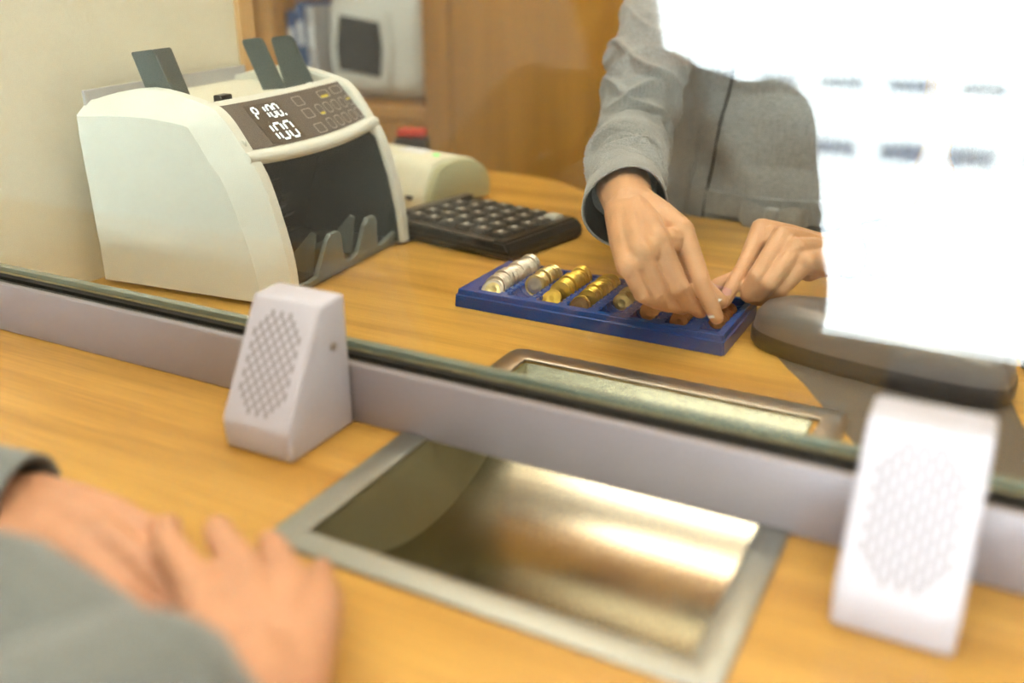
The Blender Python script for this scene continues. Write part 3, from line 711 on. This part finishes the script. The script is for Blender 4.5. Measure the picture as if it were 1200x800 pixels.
def hand(bm, H, scale=1.):
    s = scale
    W0, W1 = Vector(H['wrist']), Vector(H['fore'])
    for nm_, r0 in (('index', .0090), ('middle', .0092), ('ring', .0086), ('pinky', .0076)):
        p = [Vector(q_) for q_ in H[nm_]]
        chain(bm, p, [r0*1.12*s, r0*.93*s, r0*.83*s, r0*.70*s])
        ball_ = bmesh.new()
        caps(bm, p[1], p[1], r0*.98*s, r0*.98*s)
        off = {'index': .012, 'middle': .004, 'ring': -.004, 'pinky': -.011}[nm_]
        side = (Vector(H['index'][0])-Vector(H['pinky'][0])).normalized()
        chain(bm, [W0+side*off, (W0+side*off)*.45+p[0]*.55, p[0]], [.0165*s, .0145*s, .0108*s])
    for na, nb in (('index', 'middle'), ('middle', 'ring'), ('ring', 'pinky')):
        a_, b_ = [Vector(v) for v in H[na]], [Vector(v) for v in H[nb]]; m0 = (a_[0]+b_[0])/2; m1 = (a_[1]+b_[1])/2; caps(bm, m0, m0*.78+m1*.22, .0078*s, .0055*s)
    # palm filling between the metacarpals, on the palm side
    pn = Vector(H['palm_n']).normalized(); mc = [Vector(H[k][0]) for k in ('index', 'middle', 'ring', 'pinky')]
    for a, c in zip(mc, mc[1:]): caps(bm, a*.92+c*.08+pn*.004, c*.92+a*.08+pn*.004, .0095*s, .0095*s)
    for k_ in range(4): chain(bm, [W0+pn*.004, mc[k_]*.75+W0*.25+pn*.010], [.016*s, .012*s])
    t = [Vector(q_) for q_ in H['thumb']]
    chain(bm, [W0*.7+t[0]*.3]+t, [.015*s, .0145*s, .0112*s, .0095*s, .0074*s])
    caps(bm, t[0]*.6+mc[0]*.4, t[1]*.5+mc[0]*.5, .010*s, .007*s)
    chain(bm, [W0, W1], [.0215*s, .024*s]); 
    side = (mc[0]-mc[3]).normalized(); caps(bm, W0+side*.008, W1+side*.010, .0175*s, .021*s); caps(bm, W0-side*.008, W1-side*.010, .0165*s, .020*s)
def head(bm, c, face, s=1.):
    """continuous head with face features; c = centre of the skull, face = yaw the face looks to"""
    c = Vector(c); fq = Matrix.Rotation(face, 4, 'Z')
    def Q(x, y, z): return c+(fq @ Vector((x*s, y*s, z*s)))
    def E(p, r, rot=0): ell(bm, Q(*p), [v*s for v in r], (0, 0, math.degrees(face)))
    E((0, 0, .02), (.074, .092, .090)); E((0, -.030, -.035), (.058, .062, .065)); E((0, -.052, -.078), (.030, .030, .024))
    E((0, -.090, .0), (.040, .012, .012)); E((0, -.095, -.020), (.010, .012, .026)); E((0, -.102, -.034), (.013, .012, .009))
    E((0, -.086, -.060), (.024, .010, .010)); E((-.040, -.070, -.025), (.022, .02, .022)); E((.040, -.070, -.025), (.022, .02, .022))
    for sx in (-1, 1): E((sx*.076, .005, -.008), (.008, .018, .030))
    return Q
def face_parts(par, Q, s, hair_m, long_=False):
    for sx in (-1, 1):
        obj('eye', ball(.011*s, Q(sx*.030, -.079, .0)), 'eye', par, True, 60); obj('iris', ball(.0055*s, Q(sx*.030, -.0865, .0)), 'iris', par, True, 60)
        obj('eyebrow', tube([Q(sx*.016, -.094, .018), Q(sx*.032, -.092, .024), Q(sx*.048, -.080, .018)], .0025*s, 6), hair_m, par)
    obj('mouth', tube([Q(-.022, -.090, -.060), Q(0, -.098, -.057), Q(.022, -.090, -.060)], [.002*s, .005*s, .002*s], 8), 'lip', par, True)

# ---- the teller behind the glass
TE = thing('person', 'teller in a grey belted suit jacket sorting coins behind the glass', 'person', (0, 0, 0))
RH = dict(wrist=(-.318, .322, .112), fore=(-.350, .385, .118), palm_n=(.1, .25, -1),
          index=[(-.2528, .2903, .105), (-.2262, .2700, .066), (-.2165, .2690, .048), (-.2085, .2680, .034)],
          middle=[(-.2640, .2546, .103), (-.2415, .2560, .062), (-.2360, .2680, .044), (-.2265, .2760, .034)],
          ring=[(-.2715, .2318, .097), (-.2565, .2430, .061), (-.2505, .2570, .044), (-.2420, .2720, .036)],
          pinky=[(-.2786, .2224, .086), (-.2665, .2270, .060), (-.2600, .2480, .047), (-.2520, .2620, .039)],
          thumb=[(-.297, .345, .083), (-.262, .330, .058), (-.232, .308, .044), (-.2165, .306, .036)])
LH = dict(wrist=(-.1453, .4363, .056), fore=(-.095, .487, .058), palm_n=(-.2, .2, -1),
          index=[(-.2058, .4011, .085), (-.2080, .3600, .060), (-.2125, .3350, .045), (-.2150, .3180, .033)],
          middle=[(-.181, .3862, .084), (-.1920, .3380, .055), (-.1980, .3370, .036), (-.1900, .3560, .026)],
          ring=[(-.1638, .3754, .077), (-.1790, .3360, .050), (-.1880, .3430, .034), (-.1830, .3640, .024)],
          pinky=[(-.1522, .3681, .066), (-.1695, .3480, .042), (-.1820, .3500, .029), (-.1800, .3740, .021)],
          thumb=[(-.180, .410, .050), (-.208, .368, .043), (-.2225, .350, .040), (-.2310, .3450, .038)])
SHr, ELr = (-.430, .800, .385), (-.415, .575, .122)
SHl, ELl = (-.120, .860, .385), (.030, .630, .060)
bm = bmesh.new()
hand(bm, RH, 1.07); hand(bm, LH, 1.03)
chain(bm, [RH['fore'], ELr, SHr], [.024, .034, .042]); chain(bm, [LH['fore'], ELl, SHl], [.024, .034, .042])
ell(bm, (-.285, .86, .20), (.125, .085, .17)); ell(bm, (-.285, .85, .33), (.15, .075, .10)); ell(bm, (-.285, .90, .0), (.12, .09, .16)); ell(bm, (-.285, .93, -.20), (.165, .12, .12))
caps(bm, SHr, SHl, .045, .045); chain(bm, [(-.285, .86, .40), (-.285, .835, .52)], [.055, .050])
for sx in (-1, 1): chain(bm, [(-.285+sx*.09, .92, -.24), (-.285+sx*.10, .62+.04, -.26), (-.285+sx*.10, .66, -.70), (-.285+sx*.10, .56, -.73)], [.08, .058, .042, .030])
Q = head(bm, (-.285, .80, .62), 0, 1.)
te_body = remesh('body', bm, .0013, 5, 'skin', TE)
face_parts(te_body, Q, 1., 'hair')
hb = bmesh.new(); ell(hb, Q(0, .018, .038), (.084, .096, .088)); ell(hb, Q(0, .06, -.02), (.076, .060, .085)); ell(hb, Q(0, .105, .02), (.038, .038, .038))
cutb = [v for v in hb.verts if False]
hb2 = bmesh.new(); ell(hb2, Q(0, .030, .034), (.082, .084, .086)); ell(hb2, Q(0, .105, .02), (.038, .038, .038)); hb.free()
remesh('hair', hb2, .004, 3, 'hair', TE, lambda co: .002*np.sin(co[:, 0]*500))
# nails
nail(te_body, (-.2098, .2615, .0385), (.35, -.1, -1), (.45, -1, -.05)); nail(te_body, (-.2168, .2990, .0405), (1, -.25, -.5), (.2, -1, .9), .0056)
nail(te_body, (-.2160, .3150, .0385), (-.15, -.55, -.9), (-.15, -1, .5)); nail(te_body, (-.2325, .3390, .0415), (-.9, -.4, -.15), (-.4, -.6, 1))
# jacket
bm = bmesh.new()
CU_R = Vector((-.334, .353, .113)); CU_L = Vector((-.105, .477, .058))
chain(bm, [CU_R+Vector((-.022, .055, .000)), (-.378, .47, .118), ELr, (-.426, .68, .245), SHr], [.040, .044, .047, .053, .060])
chain(bm, [CU_L+Vector((.02, .02, .0)), (-.04, .55, .062), ELl, (-.04, .74, .22), SHl], [.034, .041, .050, .056, .062])
ell(bm, (-.285, .868, .20), (.175, .120, .20)); ell(bm, (-.285, .86, .34), (.175, .095, .10)); ell(bm, (-.287, .870, .03), (.182, .142, .15)); ell(bm, (-.288, .868, .10), (.186, .135, .15)); ell(bm, (-.285, .93, -.11), (.175, .135, .12))
ell(bm, (-.345, .80, .27), (.065, .055, .075)); ell(bm, (-.225, .80, .27), (.065, .055, .075)); caps(bm, SHr, SHl, .060, .060)
f1 = folds([([tuple(CU_R), ELr, (-.426, .68, .245), SHr], .050), ([tuple(CU_L), ELl, SHl], .046)], .011)
def jd(co):
    d_ = f1(co); tor = (co[:, 1] > .70) & (co[:, 0] > -.40)
    d_ += np.where(tor, .0035*np.sin(co[:, 2]*46+co[:, 0]*30+2*np.sin(co[:, 0]*17)), 0); return d_
jk = remesh('jacket', bm, .0030, 6, 'jacket', TE, jd)
def cuff(c, ax, r0, r1, L_, par, flare=.004, sx=1.0):
    ax = Vector(ax).normalized(); a = ax.cross(Vector((0, 0, 1))).normalized(); b2 = ax.cross(a)
    def ring(t, r_): return [Vector(c)+ax*t+(a*math.cos(q_)*sx+b2*math.sin(q_))*r_*(1+.04*math.sin(3*q_+1)) for q_ in [2*math.pi*k/36 for k in range(36)]]
    o_ = obj('cuff', loft([ring(-L_, r0), ring(-L_*.5, (r0+r1)/2), ring(0, r1), ring(.0012, r1-.001), ring(0, r1-.0025), ring(-L_*.4, r1-.0035)], caps=False), 'jacket', par, True, 60)
    obj('cuff_lining', loft([ring(-.0004, r1-.0028), ring(-L_*.4, r1-.004), ring(-L_*.9, r1-.010), ring(-L_*.95, .004)], caps=False), 'lining', o_, True, 60)
    return o_
axr = (Vector(RH['wrist'])-Vector((-.378, .47, .118))); cuff(CU_R+Vector((.003, -.004, -.010)), axr, .043, .0445, .060, jk)
axl = (Vector(LH['wrist'])-Vector((-.04, .55, .062))); cuff(CU_L, axl, .033, .035, .03, jk)
# front edge, lapel, belt, bow
def ribbon(path, wv, th, n_=6, bm=None):
    rings = []
    for p in spline(path, n_):
        p = Vector(p); w2 = Vector(wv); rings.append([p-w2, p+w2, p+w2+Vector((0, th, 0)), p-w2+Vector((0, th, 0))])
    return loft(rings, bm=bm)
def front_y(x, z):
    """front surface of the jacket torso (ray cast on the finished mesh)"""
    ok, loc, n_, i_ = jk.ray_cast(Vector((x, .67, z)), Vector((0, 1, 0))); return loc.y if ok else .76
bpy.context.view_layer.update()
def on(x, z, o=.003): return (x, front_y(x, z)-o, z)
e_ = [on(-.362+.12*(z-.03), z) for z in (-.02, .03, .08, .13, .18, .23, .28)]
obj('front_edge', tube([(p[0], p[1]-.0012, p[2]) for p in spline(e_, 5)], .0018, 6), 'lining', jk)
obj('front_facing', ribbon([(p[0]-.030, front_y(p[0]-.03, p[2])-.002, p[2]) for p in e_], (.0014, 0, 0), .006), 'jacket', jk)
bt = [on(x, .022, .006) for x in (-.362, -.34, -.32, -.29, -.25, -.21, -.17, -.145)]
obj('belt', ribbon(bt, (0, 0, .016), .008), 'jacket', jk)
bc = Vector(on(-.262, .018, .014))
bw = bmesh.new()
for sx in (-1, 1):
    rings = []
    for k, (dx_, hh, dy_) in enumerate(((0, .008, 0), (.010, .011, -.005), (.024, .017, -.009), (.038, .016, -.006), (.045, .012, .002))):
        rings.append([bc+Vector((sx*dx_, dy_, -hh)), bc+Vector((sx*dx_, dy_-.004, 0)), bc+Vector((sx*dx_, dy_, hh)), bc+Vector((sx*dx_, dy_+.008, hh*.8)), bc+Vector((sx*dx_, dy_+.008, -hh*.8))])
    bw = loft(rings, bm=bw)
bw = box(bc.x-.009, bc.x+.009, bc.y-.012, bc.y+.004, bc.z-.012, bc.z+.012, .004, bm=bw)
obj('bow', bw, 'jacket', jk, True, 50)
obj('collar', ribbon([(-.33, .80, .44), (-.345, .765, .36), on(-.325, .28, .006)], (.016, 0, .006), .006), 'jacket', jk)
obj('collar', ribbon([(-.24, .80, .44), (-.225, .765, .36), on(-.262, .28, .006)], (.016, 0, .006), .006), 'jacket', jk)
obj('bracelet', tube([Vector((-.128, .452, .057))+Vector((.8, -.6, 0))*.027*math.cos(a)*1.0+Vector((0, 0, 1))*.026*math.sin(a) for a in [2*math.pi*k/24 for k in range(25)]], .0014, 8), 'black', TE, True)

# ---- the customer on this side
CU = thing('person', 'customer in a grey-green jacket with folded hands at the near left of the counter', 'person', (0, 0, 0))
CRH = dict(wrist=(-.248, -.290, .046), fore=(-.236, -.345, .052), palm_n=(-.1, .2, -1),
           index=[(-.3140, -.2620, .054), (-.3560, -.2420, .054), (-.3830, -.2200, .044), (-.3980, -.2040, .030)],
           middle=[(-.2980, -.2450, .056), (-.3360, -.2240, .053), (-.3610, -.2040, .040), (-.3760, -.1880, .026)],
           ring=[(-.2810, -.2340, .052), (-.3120, -.2110, .046), (-.3330, -.1930, .033), (-.3450, -.1800, .020)],
           pinky=[(-.2640, -.2320, .044), (-.2840, -.2080, .036), (-.2980, -.1910, .025), (-.3080, -.1790, .015)],
           thumb=[(-.280, -.295, .038), (-.318, -.283, .030), (-.346, -.270, .025), (-.366, -.262, .021)])
CLH = dict(wrist=(-.490, -.240, .034), fore=(-.540, -.262, .036), palm_n=(0, .1, -1),
           index=[(-.4150, -.2270, .046), (-.3880, -.2240, .040), (-.3650, -.2290, .030), (-.3500, -.2350, .022)],
           middle=[(-.4120, -.2420, .046), (-.3830, -.2420, .038), (-.3600, -.2450, .026), (-.3450, -.2480, .018)],
           ring=[(-.4130, -.2560, .042), (-.3860, -.2590, .032), (-.3640, -.2600, .021), (-.3520, -.2580, .015)],
           pinky=[(-.4180, -.2690, .036), (-.3950, -.2740, .024), (-.3760, -.2740, .016), (-.3640, -.2720, .014)],
           thumb=[(-.468, -.222, .032), (-.437, -.214, .030), (-.412, -.211, .026), (-.398, -.211, .022)])
SR, ER = (-.262, -.600, .150), (-.215, -.475, .030)
SL, EL = (-.600, -.640, .150), (-.625, -.420, .045)
bm = bmesh.new(); hand(bm, CRH, 1.05); hand(bm, CLH, 1.0)
chain(bm, [CRH['fore'], ER, SR], [.027, .036, .043]); chain(bm, [CLH['fore'], EL, SL], [.026, .036, .043])
ell(bm, (-.43, -.66, .03), (.13, .09, .20)); ell(bm, (-.43, -.65, .12), (.15, .08, .085)); ell(bm, (-.43, -.68, -.22), (.165, .12, .13)); caps(bm, SR, SL, .042, .042)
chain(bm, [(-.455, -.645, .17), (-.480, -.62, .33)], [.052, .050])
for sx in (-1, 1): chain(bm, [(-.43+sx*.09, -.66, -.26), (-.43+sx*.10, -.33, -.27), (-.43+sx*.10, -.34, -.70), (-.43+sx*.10, -.25, -.73)], [.08, .058, .042, .030])
Q2 = head(bm, (-.495, -.60, .43), math.pi, 1.)
cb = remesh('body', bm, .0024, 6, 'skin2', CU); face_parts(cb, Q2, 1., 'hair2')
hb = bmesh.new(); ell(hb, Q2(0, .030, .034), (.082, .086, .086)); ell(hb, Q2(0, .05, -.07), (.070, .050, .09)); ell(hb, Q2(0, .06, -.14), (.055, .035, .06))
remesh('hair', hb, .004, 3, 'hair2', CU, lambda co: .002*np.sin(co[:, 0]*500))
for nm_ in ('index', 'middle', 'ring', 'pinky'):
    p = [Vector(q_) for q_ in CRH[nm_]]; d_ = (p[3]-p[2]).normalized(); nail(cb, p[3]+d_*.001+Vector((0, 0, .0065)), d_, (.1, -.1, 1), .0052, .009)
bm = bmesh.new()
chain(bm, [(-.262, -.345, .064), (-.262, -.39, .072), (-.216, -.475, .035), SR], [.046, .052, .056, .056]); chain(bm, [(-.295, -.345, .060), (-.355, -.350, .074), (-.40, -.40, .080), (-.36, -.50, .08)], [.044, .048, .056, .06])
chain(bm, [(-.243, -.335, .052), (-.228, -.40, .050), ER], [.034, .038, .044])
chain(bm, [(-.518, -.252, .042), (-.59, -.34, .050), EL, SL], [.034, .042, .048, .056])
ell(bm, (-.43, -.67, .0), (.155, .115, .20)); ell(bm, (-.42, -.645, .125), (.175, .095, .088)); ell(bm, (-.43, -.69, -.16), (.18, .14, .14)); ell(bm, (-.300, -.63, -.09), (.130, .11, .17)); ell(bm, (-.56, -.65, -.09), (.13, .11, .17)); caps(bm, SR, SL, .050, .050)
jc = remesh('jacket', bm, .0035, 8, 'jacket2', CU, folds([([(-.262, -.345, .06), ER, SR], .05), ([(-.535, -.262, .04), EL, SL], .045)], .003))
def cuff2(c, ax, r0, r1, L_):
    ax = Vector(ax).normalized(); a = ax.cross(Vector((0, 0, 1))).normalized(); b2 = ax.cross(a)
    def ring(t, r_): return [Vector(c)+ax*t+(a*math.cos(q_)+b2*math.sin(q_))*r_ for q_ in [2*math.pi*k/28 for k in range(28)]]
    obj('cuff', loft([ring(-L_, r0), ring(0, r1), ring(0, r1-.003), ring(-L_*.6, r1-.005)], caps=False), 'jacket2', jc, True, 60)
cuff2((-.480, -.236, .038), (.9, .3, -.05), .034, .032, .04)

tot = sum(len(o.data.polygons) for o in bpy.data.objects if o.type == 'MESH')
print('POLYS', tot)
